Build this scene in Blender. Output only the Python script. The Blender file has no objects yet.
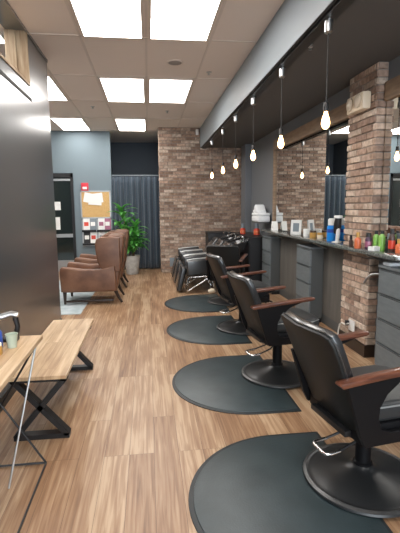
import bpy, bmesh, math, random
from math import sin, cos, pi, radians, atan2, sqrt
from mathutils import Vector, Matrix
random.seed(7)
S = bpy.context.scene
COL = S.collection

# ------------------------------------------------------------------ camera, world, exposure
def make_camera():
    psi, th, rho = radians(6.837), radians(8.122), radians(0.5)
    F = Vector((sin(psi)*cos(th), cos(psi)*cos(th), -sin(th)))
    R = Vector((cos(psi), -sin(psi), 0)); U = R.cross(F)
    R2 = cos(rho)*R - sin(rho)*U; U2 = sin(rho)*R + cos(rho)*U
    M = Matrix((R2, U2, -F)).transposed().to_4x4(); M.translation = Vector((0, 0, 1.5))
    cd = bpy.data.cameras.new('camera'); c = bpy.data.objects.new('camera', cd); COL.objects.link(c)
    cd.sensor_fit = 'VERTICAL'; cd.sensor_height = 36; cd.lens = 425/533*36; cd.clip_start = .02
    c.matrix_world = M; S.camera = c
make_camera()
W = bpy.data.worlds.new('daylight'); S.world = W; W.use_nodes = True
W.node_tree.nodes['Background'].inputs[0].default_value = (.75, .86, 1, 1)
W.node_tree.nodes['Background'].inputs[1].default_value = 1.2
S.view_settings.view_transform = 'Standard'; S.view_settings.look = 'None'
S.view_settings.gamma = 1; S.view_settings.use_curve_mapping = False
S.view_settings.exposure = 0.85
def area(name, loc, rot, sx, sy, power, col):
    l = bpy.data.lights.new(name, 'AREA'); l.shape = 'RECTANGLE'; l.size = sx; l.size_y = sy
    l.energy = power; l.color = col
    o = bpy.data.objects.new(name, l); COL.objects.link(o); o.location = loc; o.rotation_euler = rot
    return o
# daylight through the shop window behind the camera
area('shop_window_daylight', (.6, -3.62, 1.65), (radians(90), 0, 0), 3.1, 2.3, 130, (.85, .93, 1))
PANEL = 7.0      # emission of the ceiling panels
BULB = 6.0

# ------------------------------------------------------------------ materials
def mat(name, col, rough=.5, metal=0, spec=.5, noise=None, bump=None, emit=None, trans=0, coat=0, coat_rough=.05, sheen=0):
    m = bpy.data.materials.new(name); m.use_nodes = True
    nt = m.node_tree; b = nt.nodes['Principled BSDF']
    b.inputs['Base Color'].default_value = (*col, 1); b.inputs['Roughness'].default_value = rough
    b.inputs['Metallic'].default_value = metal; b.inputs['Specular IOR Level'].default_value = spec
    b.inputs['Transmission Weight'].default_value = trans; b.inputs['Coat Weight'].default_value = coat
    b.inputs['Coat Roughness'].default_value = coat_rough; b.inputs['Sheen Weight'].default_value = sheen
    if emit:
        b.inputs['Emission Color'].default_value = (*emit[0], 1); b.inputs['Emission Strength'].default_value = emit[1]
    tc = nt.nodes.new('ShaderNodeTexCoord')
    if noise:   # (scale, second colour, stretch)
        mp = nt.nodes.new('ShaderNodeMapping'); mp.inputs['Scale'].default_value = noise[2] if len(noise) > 2 else (1, 1, 1)
        nt.links.new(tc.outputs['Object'], mp.inputs[0])
        n = nt.nodes.new('ShaderNodeTexNoise'); n.inputs['Scale'].default_value = noise[0]; n.inputs['Detail'].default_value = 5
        nt.links.new(mp.outputs[0], n.inputs['Vector'])
        r = nt.nodes.new('ShaderNodeValToRGB'); r.color_ramp.elements[0].position = .35; r.color_ramp.elements[1].position = .65
        r.color_ramp.elements[0].color = (*col, 1); r.color_ramp.elements[1].color = (*noise[1], 1)
        nt.links.new(n.outputs[0], r.inputs[0]); nt.links.new(r.outputs[0], b.inputs['Base Color'])
    if bump:    # (scale, strength, distance)
        n2 = nt.nodes.new('ShaderNodeTexNoise'); n2.inputs['Scale'].default_value = bump[0]; n2.inputs['Detail'].default_value = 4
        nt.links.new(tc.outputs['Object'], n2.inputs['Vector'])
        bp = nt.nodes.new('ShaderNodeBump'); bp.inputs['Strength'].default_value = bump[1]; bp.inputs['Distance'].default_value = bump[2]
        nt.links.new(n2.outputs[0], bp.inputs['Height']); nt.links.new(bp.outputs[0], b.inputs['Normal'])
    return m

def plank_mat(name, axis, pw, pl, cols, rough=.4, grain=1.0, mortar=.002, strk=22):
    """wood boards running along axis ('x' or 'y')"""
    m = bpy.data.materials.new(name); m.use_nodes = True; nt = m.node_tree; L = nt.links.new
    b = nt.nodes['Principled BSDF']; b.inputs['Roughness'].default_value = rough
    tc = nt.nodes.new('ShaderNodeTexCoord'); mp = nt.nodes.new('ShaderNodeMapping')
    L(tc.outputs['Object'], mp.inputs[0])
    if axis == 'y': mp.inputs['Rotation'].default_value = (0, 0, radians(90))
    br = nt.nodes.new('ShaderNodeTexBrick'); L(mp.outputs[0], br.inputs['Vector'])
    br.inputs['Scale'].default_value = 1; br.inputs['Brick Width'].default_value = pl; br.inputs['Row Height'].default_value = pw
    br.inputs['Mortar Size'].default_value = mortar; br.inputs['Mortar Smooth'].default_value = .3
    br.inputs['Color1'].default_value = (0, 0, 0, 1); br.inputs['Color2'].default_value = (1, 1, 1, 1); br.inputs['Mortar'].default_value = (.35, .35, .35, 1)
    br.offset = .37; br.offset_frequency = 3; br.inputs['Bias'].default_value = 0
    st = nt.nodes.new('ShaderNodeMapping'); L(mp.outputs[0], st.inputs[0]); st.inputs['Scale'].default_value = (1.6, strk, 1)
    add = nt.nodes.new('ShaderNodeVectorMath'); add.operation = 'MULTIPLY_ADD'; L(br.outputs['Color'], add.inputs[0]); add.inputs[1].default_value = (9, 31, 7); L(st.outputs[0], add.inputs[2])
    n = nt.nodes.new('ShaderNodeTexNoise'); n.inputs['Scale'].default_value = 1.3; n.inputs['Detail'].default_value = 7; n.inputs['Distortion'].default_value = .6
    L(add.outputs[0], n.inputs['Vector'])
    st2 = nt.nodes.new('ShaderNodeMapping'); L(mp.outputs[0], st2.inputs[0]); st2.inputs['Scale'].default_value = (1.1, 5, 1)
    n3 = nt.nodes.new('ShaderNodeTexNoise'); n3.inputs['Scale'].default_value = 1.7; n3.inputs['Detail'].default_value = 3; L(st2.outputs[0], n3.inputs['Vector'])
    m1 = nt.nodes.new('ShaderNodeMath'); m1.operation = 'MULTIPLY'; L(br.outputs['Color'], m1.inputs[0]); m1.inputs[1].default_value = .2
    m2 = nt.nodes.new('ShaderNodeMath'); m2.operation = 'MULTIPLY_ADD'; L(n.outputs[0], m2.inputs[0]); m2.inputs[1].default_value = .9*grain; L(m1.outputs[0], m2.inputs[2])
    m3 = nt.nodes.new('ShaderNodeMath'); m3.operation = 'MULTIPLY_ADD'; L(n3.outputs[0], m3.inputs[0]); m3.inputs[1].default_value = .5; L(m2.outputs[0], m3.inputs[2])
    r = nt.nodes.new('ShaderNodeValToRGB'); cr = r.color_ramp; L(m3.outputs[0], r.inputs[0])
    ps = [.42+.26*grain*0, .72, .86, 1.08]
    ps = [.45, .66, .84, .96]
    for i in range(2): cr.elements[i].position = (ps[0], ps[3])[i]; cr.elements[i].color = (*(cols[0], cols[3])[i], 1)
    for i in (1, 2): e = cr.elements.new(ps[i]); e.color = (*cols[i], 1)
    mx = nt.nodes.new('ShaderNodeMix'); mx.data_type = 'RGBA'; L(br.outputs['Fac'], mx.inputs['Factor']); L(r.outputs[0], mx.inputs[6]); mx.inputs[7].default_value = (cols[0][0]*.45, cols[0][1]*.45, cols[0][2]*.45, 1)
    L(mx.outputs[2], b.inputs['Base Color'])
    bp = nt.nodes.new('ShaderNodeBump'); bp.inputs['Strength'].default_value = .12; bp.inputs['Distance'].default_value = .003
    L(n.outputs[0], bp.inputs['Height']); L(bp.outputs[0], b.inputs['Normal'])
    return m

def brick_mat():
    m = bpy.data.materials.new('old_brick'); m.use_nodes = True; nt = m.node_tree; L = nt.links.new
    b = nt.nodes['Principled BSDF']; b.inputs['Roughness'].default_value = .85
    at = nt.nodes.new('ShaderNodeAttribute'); at.attribute_name = 'brick_tint'
    tc = nt.nodes.new('ShaderNodeTexCoord'); n = nt.nodes.new('ShaderNodeTexNoise'); n.inputs['Scale'].default_value = 22; n.inputs['Detail'].default_value = 6
    L(tc.outputs['Object'], n.inputs['Vector'])
    r = nt.nodes.new('ShaderNodeValToRGB'); r.color_ramp.elements[0].position = .3; r.color_ramp.elements[1].position = .75
    r.color_ramp.elements[0].color = (.62, .58, .55, 1); r.color_ramp.elements[1].color = (1.25, 1.22, 1.2, 1); L(n.outputs[0], r.inputs[0])
    mx = nt.nodes.new('ShaderNodeMix'); mx.data_type = 'RGBA'; mx.blend_type = 'MULTIPLY'; mx.inputs['Factor'].default_value = 1
    L(at.outputs['Color'], mx.inputs[6]); L(r.outputs[0], mx.inputs[7]); L(mx.outputs[2], b.inputs['Base Color'])
    bp = nt.nodes.new('ShaderNodeBump'); bp.inputs['Strength'].default_value = .5; bp.inputs['Distance'].default_value = .006
    L(n.outputs[0], bp.inputs['Height']); L(bp.outputs[0], b.inputs['Normal'])
    return m

M = {}
M['floor'] = plank_mat('vinyl_plank_floor', 'y', .15, 1.22, [(.13, .066, .034), (.26, .142, .074), (.365, .225, .128), (.48, .335, .21)], .38, mortar=.0009, strk=38)
M['ceiling'] = mat('ceiling_tile', (.80, .71, .645), .95, bump=(260, .25, .002))
M['grid'] = mat('ceiling_grid', (.70, .62, .56), .7)
M['soffit'] = mat('soffit_paint', (.10, .098, .097), .8)
M['beam'] = mat('beam_paint', (.25, .285, .31), .5)
M['wall_dark'] = mat('satin_charcoal_paint', (.04, .054, .064), .36, spec=1.0, coat=1, coat_rough=.2)
M['wall_grey'] = mat('grey_paint', (.15, .16, .175), .6)
M['wall_blue'] = mat('blue_grey_paint', (.165, .215, .245), .7)
M['wall_navy'] = mat('dark_recess_paint', (.075, .09, .11), .8)
M['wall_white'] = mat('off_white_paint', (.5, .5, .48), .8)
M['under'] = mat('under_counter_panel', (.10, .095, .085), .6, noise=(3, (.14, .13, .115), (1, 3, .4)))
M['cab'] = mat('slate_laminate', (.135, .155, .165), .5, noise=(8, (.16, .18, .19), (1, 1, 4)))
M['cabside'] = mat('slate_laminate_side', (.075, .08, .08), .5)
M['counter'] = mat('speckled_stone', (.05, .058, .056), .1, spec=1.0, noise=(45, (.20, .22, .21)))
M['brick'] = brick_mat()
M['mortar'] = mat('mortar', (.27, .23, .20), .95, bump=(60, .4, .004))
M['mirror'] = mat('mirror_silver', (.80, .81, .80), .015, metal=1)
M['frame_wood'] = mat('mirror_frame_wood', (.20, .125, .075), .5, noise=(6, (.30, .20, .12), (1, 1, 6)))
M['jamb_wood'] = mat('pine_jamb', (.20, .13, .07), .6, noise=(5, (.33, .25, .16), (8, 1, .8)))
M['black_metal'] = mat('black_metal', (.010, .010, .011), .4, spec=.5)
M['mat_rubber'] = mat('anti_fatigue_rubber', (.022, .034, .038), .42, spec=.5, noise=(5, (.034, .05, .055)), bump=(90, .25, .003))
M['mat_edge'] = mat('rubber_edge', (.012, .016, .018), .5)
M['vinyl'] = mat('black_vinyl', (.010, .011, .012), .4, spec=.5, coat=1, coat_rough=.2, bump=(60, .04, .002))
M['vinyl_seat'] = mat('charcoal_seat_vinyl', (.032, .035, .037), .4, spec=.5, bump=(45, .1, .003))
M['piping'] = mat('pale_piping', (.25, .26, .26), .4)
M['arm_wood'] = mat('cherry_arm_wood', (.075, .024, .013), .3, noise=(9, (.17, .062, .034), (1.2, 9, 9)), coat=.4)
M['vinyl_dull'] = mat('dull_black_vinyl', (.011, .012, .012), .5, spec=.35, bump=(60, .04, .002))
M['arm_black'] = mat('matt_black_steel', (.006, .006, .007), .5, spec=.2)
M['chrome'] = mat('chrome', (.88, .88, .87), .22, metal=1)
M['dull_chrome'] = mat('dull_chrome', (.5, .51, .51), .3, metal=1)
M['base_black'] = mat('enamel_base', (.016, .017, .018), .33, spec=.5)
M['rim_dark'] = mat('highlight_rim', (.05, .05, .05), .35, metal=.2)  # greyer than the base enamel: a dull highlight put into the rim's colour
M['bench_wood'] = plank_mat('acacia_bench', 'y', .09, .9, [(.30, .17, .085), (.46, .30, .165), (.58, .41, .245), (.68, .51, .33)], .42, mortar=.0005)
M['leather'] = mat('brown_leather', (.115, .05, .027), .45, noise=(5, (.19, .09, .05)), bump=(30, .2, .006))
M['leather_tan'] = mat('tan_leather_cushion', (.32, .17, .10), .45, noise=(5, (.42, .25, .16)), bump=(30, .2, .006))
M['dark_wood'] = mat('dark_wood', (.03, .018, .012), .4)
M['curtain'] = mat('slate_curtain', (.03, .048, .07), .85, noise=(40, (.04, .062, .088)), sheen=.3)
M['glass_dark'] = mat('night_glass', (.012, .02, .02), .05, spec=.8)
M['alu'] = mat('brushed_aluminium', (.42, .44, .45), .4, metal=.7)
M['paper'] = mat('white_paper', (.82, .82, .8), .7)
M['white'] = mat('white_plastic', (.8, .8, .78), .4)
M['cream'] = mat('cream_plastic', (.78, .66, .50), .45)
M['cork'] = mat('cork', (.55, .33, .12), .9, noise=(60, (.68, .45, .2)))
M['red'] = mat('red_plastic', (.6, .03, .05), .4)
M['leaf'] = mat('glossy_leaf', (.03, .20, .035), .4, noise=(6, (.14, .48, .08)))
M['stem'] = mat('plant_stem', (.13, .09, .04), .8)
M['pot'] = mat('grey_ceramic', (.55, .55, .52), .55, noise=(14, (.42, .42, .40)))
M['soil'] = mat('soil', (.03, .02, .015), .95)
M['rug'] = mat('pale_blue_rug', (.35, .42, .45), .95, noise=(7, (.48, .54, .56)), bump=(120, .5, .004))
M['porcelain_dark'] = mat('shampoo_bowl_enamel', (.04, .04, .042), .12)
M['fabric_white'] = mat('towel_cotton', (.82, .84, .85), .95, bump=(120, .5, .004))
M['panel_light'] = mat('light_panel_diffuser', (.9, .9, .88), .5, emit=((1, .96, .92), PANEL))
M['bulb'] = mat('glowing_bulb', (1, .8, .5), .2, emit=((1, .58, .24), BULB))
M['cable'] = mat('cloth_cable', (.03, .028, .026), .7)
M['cord_white'] = mat('white_cord', (.75, .74, .7), .5)
M['glass'] = mat('clear_glass', (1, 1, 1), .0, trans=1)
def plastic(name, col, rough=.3): return mat(name, col, rough)
M['blue'] = plastic('blue_liquid', (.01, .25, .75)); M['orange'] = plastic('orange_bottle', (.62, .15, .06)); M['green'] = plastic('lime_bottle', (.22, .45, .09))
M['purple'] = plastic('dark_purple_bottle', (.05, .015, .05)); M['blackp'] = plastic('black_bottle', (.010, .009, .010), .45); M['yellow'] = plastic('amber_cap', (.5, .28, .07))
M['brownp'] = plastic('brown_bottle', (.06, .03, .022)); M['redlab'] = plastic('red_label', (.65, .06, .03)); M['pink'] = plastic('pink_label', (.35, .12, .2))
M['greenp'] = plastic('pale_green_cup', (.45, .52, .42)); M['bluecloth'] = plastic('blue_can', (.04, .10, .42)); M['grey_pl'] = plastic('grey_plastic', (.2, .24, .27))

# ------------------------------------------------------------------ mesh builder
class MB:
    def __init__(s): s.bm = bmesh.new(); s.mats = []
    def _mi(s, m):
        if m is None: return 0
        if m not in s.mats: s.mats.append(m)
        return s.mats.index(m)
    def box(s, a, b, bev=0, seg=2, rot=None, mt=None, M4=None):
        """box from corner a to corner b; rot = (axis, angle) about the centre"""
        a, b = Vector(a), Vector(b); c = (a+b)/2; d = b-a
        t = bmesh.new(); bmesh.ops.create_cube(t, size=1)
        bmesh.ops.scale(t, vec=d, verts=t.verts)
        if bev: bmesh.ops.bevel(t, geom=t.edges[:], offset=bev, segments=seg, profile=.6, affect='EDGES')
        if rot: bmesh.ops.rotate(t, cent=(0, 0, 0), matrix=Matrix.Rotation(rot[1], 3, rot[0]), verts=t.verts)
        bmesh.ops.translate(t, vec=c, verts=t.verts)
        if M4: bmesh.ops.transform(t, matrix=M4, verts=t.verts)
        s._merge(t, mt)
        return s
    def _merge(s, t, mt=None):
        i = s._mi(mt); vm = {}
        for v in t.verts: vm[v] = s.bm.verts.new(v.co)
        for f in t.faces:
            try: nf = s.bm.faces.new([vm[v] for v in f.verts]); nf.material_index = i
            except ValueError: pass
        t.free()
    def tube(s, pts, r, n=10, closed=False, mt=None, r2=None):
        pts = [Vector(p) for p in pts]; t = bmesh.new(); rings = []
        N = len(pts); up = None
        for i, p in enumerate(pts):
            if closed: d = (pts[(i+1) % N]-pts[i-1]).normalized()
            else: d = ((pts[min(i+1, N-1)]-pts[max(i-1, 0)])).normalized()
            if up is None: up = Vector((0, 0, 1)) if abs(d.z) < .9 else Vector((1, 0, 0))
            x = d.cross(up).normalized(); y = x.cross(d).normalized(); up = y
            rr = r if r2 is None else r+(r2-r)*i/(N-1)
            rings.append([t.verts.new(p+x*rr*cos(2*pi*k/n)+y*rr*sin(2*pi*k/n)) for k in range(n)])
        for i in range(N if closed else N-1):
            A, B = rings[i], rings[(i+1) % N]
            for k in range(n): t.faces.new((A[k], A[(k+1) % n], B[(k+1) % n], B[k]))
        if not closed: t.faces.new(rings[0][::-1]); t.faces.new(rings[-1])
        s._merge(t, mt); return s
    def lathe(s, prof, c=(0, 0, 0), n=32, mt=None, M4=None):
        t = bmesh.new(); rings = []
        for r, z in prof:
            if r < 1e-5: rings.append([t.verts.new((0, 0, z))])
            else: rings.append([t.verts.new((r*cos(2*pi*k/n), r*sin(2*pi*k/n), z)) for k in range(n)])
        for A, B in zip(rings, rings[1:]):
            for k in range(n):
                if len(A) == 1 and len(B) == 1: break
                if len(A) == 1: t.faces.new((A[0], B[(k+1) % n], B[k]))
                elif len(B) == 1: t.faces.new((A[k], A[(k+1) % n], B[0]))
                else: t.faces.new((A[k], A[(k+1) % n], B[(k+1) % n], B[k]))
        if len(rings[0]) > 1: t.faces.new(rings[0][::-1])
        if len(rings[-1]) > 1: t.faces.new(rings[-1])
        if M4: bmesh.ops.transform(t, matrix=M4, verts=t.verts)
        bmesh.ops.translate(t, vec=Vector(c), verts=t.verts)
        s._merge(t, mt); return s
    def prism(s, out, a, b, fn, bev=0, seg=3, mt=None):
        """2D outline extruded; fn(u, v, w) -> 3D point, w in [a, b]"""
        t = bmesh.new()
        A = [t.verts.new((u, v, a)) for u, v in out]; B = [t.verts.new((u, v, b)) for u, v in out]
        n = len(out); t.faces.new(A[::-1]); t.faces.new(B)
        for k in range(n): t.faces.new((A[k], A[(k+1) % n], B[(k+1) % n], B[k]))
        bmesh.ops.recalc_face_normals(t, faces=t.faces[:])
        if bev:
            es = [e for e in t.edges if abs(e.verts[0].co.z-e.verts[1].co.z) < 1e-6]
            bmesh.ops.bevel(t, geom=es, offset=bev, segments=seg, profile=.5, affect='EDGES')
        for v in t.verts: v.co = Vector(fn(*v.co))
        s._merge(t, mt); return s
    def grid(s, nu, nv, fn, mt=None):
        V = [[s.bm.verts.new(fn(i/nu, j/nv)) for j in range(nv+1)] for i in range(nu+1)]
        k = s._mi(mt)
        for i in range(nu):
            for j in range(nv):
                f = s.bm.faces.new((V[i][j], V[i+1][j], V[i+1][j+1], V[i][j+1])); f.material_index = k
        return s
    def build(s, name, m, parent=None, smooth=True, kind=None, loc=None):
        bmesh.ops.recalc_face_normals(s.bm, faces=s.bm.faces[:])
        me = bpy.data.meshes.new(name); s.bm.to_mesh(me); s.bm.free()
        ms = s.mats if s.mats else [m]
        for x in ms: me.materials.append(M[x] if isinstance(x, str) else x)
        if smooth:
            me.polygons.foreach_set('use_smooth', [True]*len(me.polygons))
            try: me.set_sharp_from_angle(angle=radians(38))
            except Exception: pass
        o = bpy.data.objects.new(name, me); COL.objects.link(o)
        if parent: o.parent = parent
        if kind: o['kind'] = kind
        if loc: o.location = loc
        return o
def tag(o, label, cat, group=None, kind=None):
    o['label'] = label; o['category'] = cat
    if group: o['group'] = group
    if kind: o['kind'] = kind
    return o
def thing(name, loc, label, cat, rz=0, group=None):
    o = bpy.data.objects.new(name, None); COL.objects.link(o); o.location = loc; o.rotation_euler = (0, 0, rz); o.empty_display_size = .1
    return tag(o, label, cat, group)
def dup(root, loc, rz=None, label=None):
    r = root.copy(); COL.objects.link(r); r.location = loc
    if rz is not None: r.rotation_euler = (0, 0, rz)
    if label: r['label'] = label
    def rec(a, b):
        for ch in [c for c in ALLCH(a)]:
            c = ch.copy(); COL.objects.link(c); c.parent = b; rec(ch, c)
    rec(root, r); return r
def ALLCH(a): return [o for o in list(bpy.data.objects) if o.parent == a]
def struct(mb, name, m, smooth=False): return mb.build(name, m, None, smooth, 'structure')
def arc(cx, cy, r, a0, a1, n): return [(cx+r*cos(radians(a0+(a1-a0)*i/n)), cy+r*sin(radians(a0+(a1-a0)*i/n))) for i in range(n+1)]

# ------------------------------------------------------------------ room shell
ZC = 3.2; ZS = 2.775; XL = -1.13; XR = 2.20; YB = -3.5; YG = 10.2; YBR = 9.62; XF = -3.6
struct(MB().box((XF-.2, YB-.2, -.12), (XR+.3, 12.4, 0)), 'floor', 'floor')
struct(MB().box((XF-.2, YB-.2, ZC), (XR+.3, 12.4, ZC+.12)), 'ceiling', 'ceiling')
# suspended grid bars
g = MB()
PX = [(-.61+(-1.22), -1.22), (-.61, 0.0), (.05, .66)]
for x in (-3.02, -2.4, -1.855, -1.195, -.635, .025, .685):
    if x < XL-.25: g.box((x-.012, YB, ZC-.006), (x+.012, YG, ZC+.002))
    else: g.box((x-.012, YB if x > XL else 5.4, ZC-.006), (x+.012, YBR if x > .26 else YG, ZC+.002))
k = 0; y = 3.32-1.33*5
while y < 10.4:
    g.box((XL+.002, y-.012, ZC-.006), (1.178, y+.012, ZC+.002)) if y < 9.6 else g.box((XL, y-.012, ZC-.006), (.24, y+.012, ZC+.002))
    if y > 5.5: g.box((XF+.01, y-.012, ZC-.006), (XL, y+.012, ZC+.002))
    y += 1.33
struct(g, 'trim_1', 'grid')
# partition wall at left with the high opening (wood jambs) at x = -1.13..-1.35
OPY0, OPY1, OPZ0, OPZ1 = .6, 4.56, 2.68, 3.185
w = MB(); X0 = XL-.185; X1 = XL
w.box((X0, YB, 0), (X1, 5.42, OPZ0)); w.box((X0, YB, OPZ1), (X1, 5.42, ZC)); w.box((X0, OPY1, OPZ0), (X1, 5.42, OPZ1)); w.box((X0, YB, OPZ0), (X1, OPY0, OPZ1))
struct(w, 'wall_left', 'wall_dark')
j = MB(); j.box((X0+.09, OPY1-.02, OPZ0+.02), (X1+.012, OPY1, OPZ1)); j.box((X0-.01, OPY1-.035, OPZ0+.02), (X0+.09, OPY1, OPZ1)); j.box((X0-.01, OPY0, OPZ0+.03), (X1+.012, OPY0+.03, OPZ1-.03)); j.box((X0-.01, OPY0, OPZ0), (X1+.012, OPY1, OPZ0+.02))
struct(j, 'trim_2', 'jamb_wood')
struct(MB().box((XL, YB+.01, 2.545), (XL+.006, 4.6, 2.575)), 'black_line', 'cable')  # thin black line on the wall below the high opening, in the cable's black
struct(MB().box((XL-.001, YB+.01, ZC-.03), (XL+.012, 5.42, ZC)), 'trim_4', 'wall_dark')
# far left room side, walls behind, right wall
struct(MB().box((XF-.2, YB, 0), (XF, 12.4, ZC)), 'wall_far_left', 'wall_white')
w = MB(); w.box((XF, YG, 0), (-2.27, YG+.2, ZC)); w.box((-2.27, YG, 2.27), (-1.69, YG+.2, ZC)); w.box((-1.69, YG, 0), (-.83, YG+.2, ZC))
struct(w, 'wall_reception', 'wall_blue')
w = MB(); w.box((-1.03, 11.9, 0), (.5, 12.1, ZC)); w.box((-1.03, YG+.2, 0), (-.93, 11.9, ZC)); w.box((.4, YBR+.36, 0), (.5, 11.9, ZC))
struct(w, 'wall_recess', 'wall_navy')
struct(MB().box((XR, YB, 0), (XR+.2, 10.2, ZC)), 'wall_right', 'wall_grey')
# front shop wall behind the camera with its big window
w = MB(); w.box((XF, YB-.15, 0), (XR, YB, .35)); w.box((XF, YB-.15, 2.85), (XR, YB, ZC)); w.box((XL-.24, YB-.15, .35), (-.95, YB, 2.85)); w.box((2.15, YB-.15, .35), (XR, YB, 2.85)); w.box((XF, YB-.15, .35), (-3.4, YB, 2.85))
struct(w, 'wall_front', 'wall_grey')
w = MB()
for x in (-.95, .08, 1.11, 2.11): w.box((x, YB-.1, .35), (x+.05, YB-.04, 2.85))
w.box((-.95, YB-.1, .35), (2.15, YB-.04, .41)); w.box((-.95, YB-.1, 2.79), (2.15, YB-.04, 2.85)); w.box((-.95, YB-.1, 2.1), (2.15, YB-.04, 2.15))
struct(w, 'window_1', 'black_metal')
# bulkhead and lowered soffit on the right
struct(MB().box((1.20, YB, ZS), (XR, 9.9, ZC)), 'ceiling_soffit', 'soffit')
struct(MB().box((1.18, YB+.01, ZS-.008), (1.199, YBR-.02, ZC-.001)), 'trim_5', 'beam')
# brick wall
def brick_wall(name, quads, col_bias=1.0):
    """quads: (origin, along, length, outward normal, z0, z1) each faced with individual bricks"""
    bm = bmesh.new(); lay = bm.loops.layers.float_color.new('brick_tint')
    pal = [(.35, .25, .195), (.42, .31, .25), (.29, .20, .16), (.46, .36, .30), (.54, .455, .395), (.36, .27, .225), (.40, .285, .23), (.27, .19, .155), (.49, .40, .34)]
    rnd = random.Random(3)
    for o, al, ln, nm, z0, z1 in quads:
        o = Vector(o); al = Vector(al); nm = Vector(nm)
        H, Wd, mo = .0667, .203, .009
        rows = int(round((z1-z0)/H)); H = (z1-z0)/rows
        for r in range(rows):
            u = -(Wd*.5 if r % 2 else 0)-rnd.random()*.02
            while u < ln:
                a = max(u+mo/2, 0); b = min(u+Wd-mo/2, ln); u += Wd
                if b-a < .012: continue
                c = rnd.choice(pal); k = rnd.uniform(.85, 1.25)*col_bias; c = (c[0]*k, c[1]*k, c[2]*k*.96, 1)
                d = .006+rnd.random()*.012
                za, zb = z0+r*H+mo/2, z0+(r+1)*H-mo/2
                P = [o+al*a+Vector((0, 0, za)), o+al*b+Vector((0, 0, za)), o+al*b+Vector((0, 0, zb)), o+al*a+Vector((0, 0, zb))]
                e = .004
                Q = [P[0]+nm*d+al*e+Vector((0, 0, e)), P[1]+nm*d-al*e+Vector((0, 0, e)), P[2]+nm*d-al*e-Vector((0, 0, e)), P[3]+nm*d+al*e-Vector((0, 0, e))]
                vp = [bm.verts.new(p) for p in P]; vq = [bm.verts.new(p) for p in Q]
                fs = [bm.faces.new(vq)]+[bm.faces.new((vp[i], vp[(i+1) % 4], vq[(i+1) % 4], vq[i])) for i in range(4)]
                for f in fs:
                    for l in f.loops: l[lay] = c
    me = bpy.data.meshes.new(name); bm.to_mesh(me); bm.free(); me.materials.append(M['brick'])
    ob = bpy.data.objects.new(name, me); COL.objects.link(ob); ob['kind'] = 'structure'
    return ob
core = struct(MB().box((.275, YBR, 0), (XR, YBR+.35, ZC)), 'wall_back', 'mortar')
brick_wall('trim_brick_face', [((.268, YBR, 0), (1, 0, 0), XR-.268, (0, -1, 0), 0, ZS+.02), ((.268, YBR, 0), (1, 0, 0), .91, (0, -1, 0), ZS+.02, ZC), ((.275, YBR+.3, 0), (0, -1, 0), .30, (-1, 0, 0), 0, ZC)], 1.0)
# brick pillar on the right wall
PY0, PY1, PXF = 3.83, 4.37, 2.10
struct(MB().box((PXF+.004, PY0+.004, 0), (XR, PY1-.004, ZS)), 'wall_pillar', 'mortar')
brick_wall('trim_pillar_brick', [((PXF+.002, PY1, 0), (0, -1, 0), PY1-PY0, (-1, 0, 0), .12, ZS), ((PXF, PY0+.002, 0), (1, 0, 0), XR-PXF, (0, -1, 0), .12, ZS), ((XR, PY1-.002, 0), (-1, 0, 0), XR-PXF, (0, 1, 0), .12, ZS)], 1.08)
b = MB(); b.box((PXF-.022, PY0-.022, 0), (XR, PY0, .12)); b.box((PXF-.022, PY0, 0), (PXF, PY1+.02, .12))
struct(b, 'baseboard_pillar', 'dark_wood')
b = MB(); b.box((XR-.015, PY1+.02, 0), (XR, YBR-.02, .12)); b.box((XR-.015, YB, 0), (XR, PY0-.02, .12))
struct(b, 'baseboard_right', 'cabside')
struct(MB().box((XL, YB, 0), (XL+.012, 5.42, .1)), 'baseboard_left', 'black_metal')
struct(MB().box((XR-.02, PY1+.03, .12), (XR, 7.6, 1.04)), 'wall_panel_right', 'under')
# grey pilaster near the back
struct(MB().box((2.06, 9.0, 0), (XR, 9.4, ZS)), 'trim_6', 'wall_grey')
# reception door
d = thing('door_1', (-1.98, YG, 0), 'black-framed glass door in the blue-grey wall, with papers taped on it', 'door'); d['kind'] = 'structure'
f = MB(); f.box((-.29, -.03, 0), (-.25, .08, 2.26)); f.box((.23, -.03, 0), (.29, .08, 2.26)); f.box((-.29, -.03, 2.17), (.29, .08, 2.26)); f.build('door_frame', 'black_metal', d, False)
f = MB(); f.box((-.25, .0, 2.09), (.23, .05, 2.14)); f.box((-.25, 0, 0), (.23, .05, .26)); f.box((-.25, -.02, .80), (.23, .05, .88)); f.build('door_rail', 'alu', d, False)
MB().box((-.25, .015, .26), (.23, .03, 2.17)).build('door_glass', 'glass_dark', d, False)
for (x0, x1, z0, z1) in ((-.24, -.02, 1.43, 1.62), (-.22, -.05, .98, 1.27)):
    MB().box((x0, .008, z0), (x1, .014, z1)).build('paper_notice', 'paper', d, False)

# ------------------------------------------------------------------ mirrors
def mirror(y0, y1, name_label, cy):
    t = thing('wall_mirror', (XR-.001, (y0+y1)/2, 1.09), name_label, 'mirror', group=None)
    h = (y1-y0)/2
    MB().box((-.02, -h, 0), (0, h, 1.36)).build('mirror_glass', 'mirror', t, False)
    f = MB(); f.box((-.045, -h, 1.34), (0, h, 1.50)); f.box((-(.045 if y1 > 5 else .021), h-(.07 if y1 > 5 else .004), 0), (0, h, 1.34)); f.box((-.045, -h, 0), (0, -h+.05, 1.34))
    f.build('mirror_frame', 'frame_wood', t, False)
mirror(PY1+.02, 7.28, 'large wood-framed wall mirror left of the brick pillar, reflecting two bulbs', 0)
mirror(.6, PY0-.027, 'wood-framed wall mirror right of the brick pillar, at the picture edge', 0)

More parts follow.
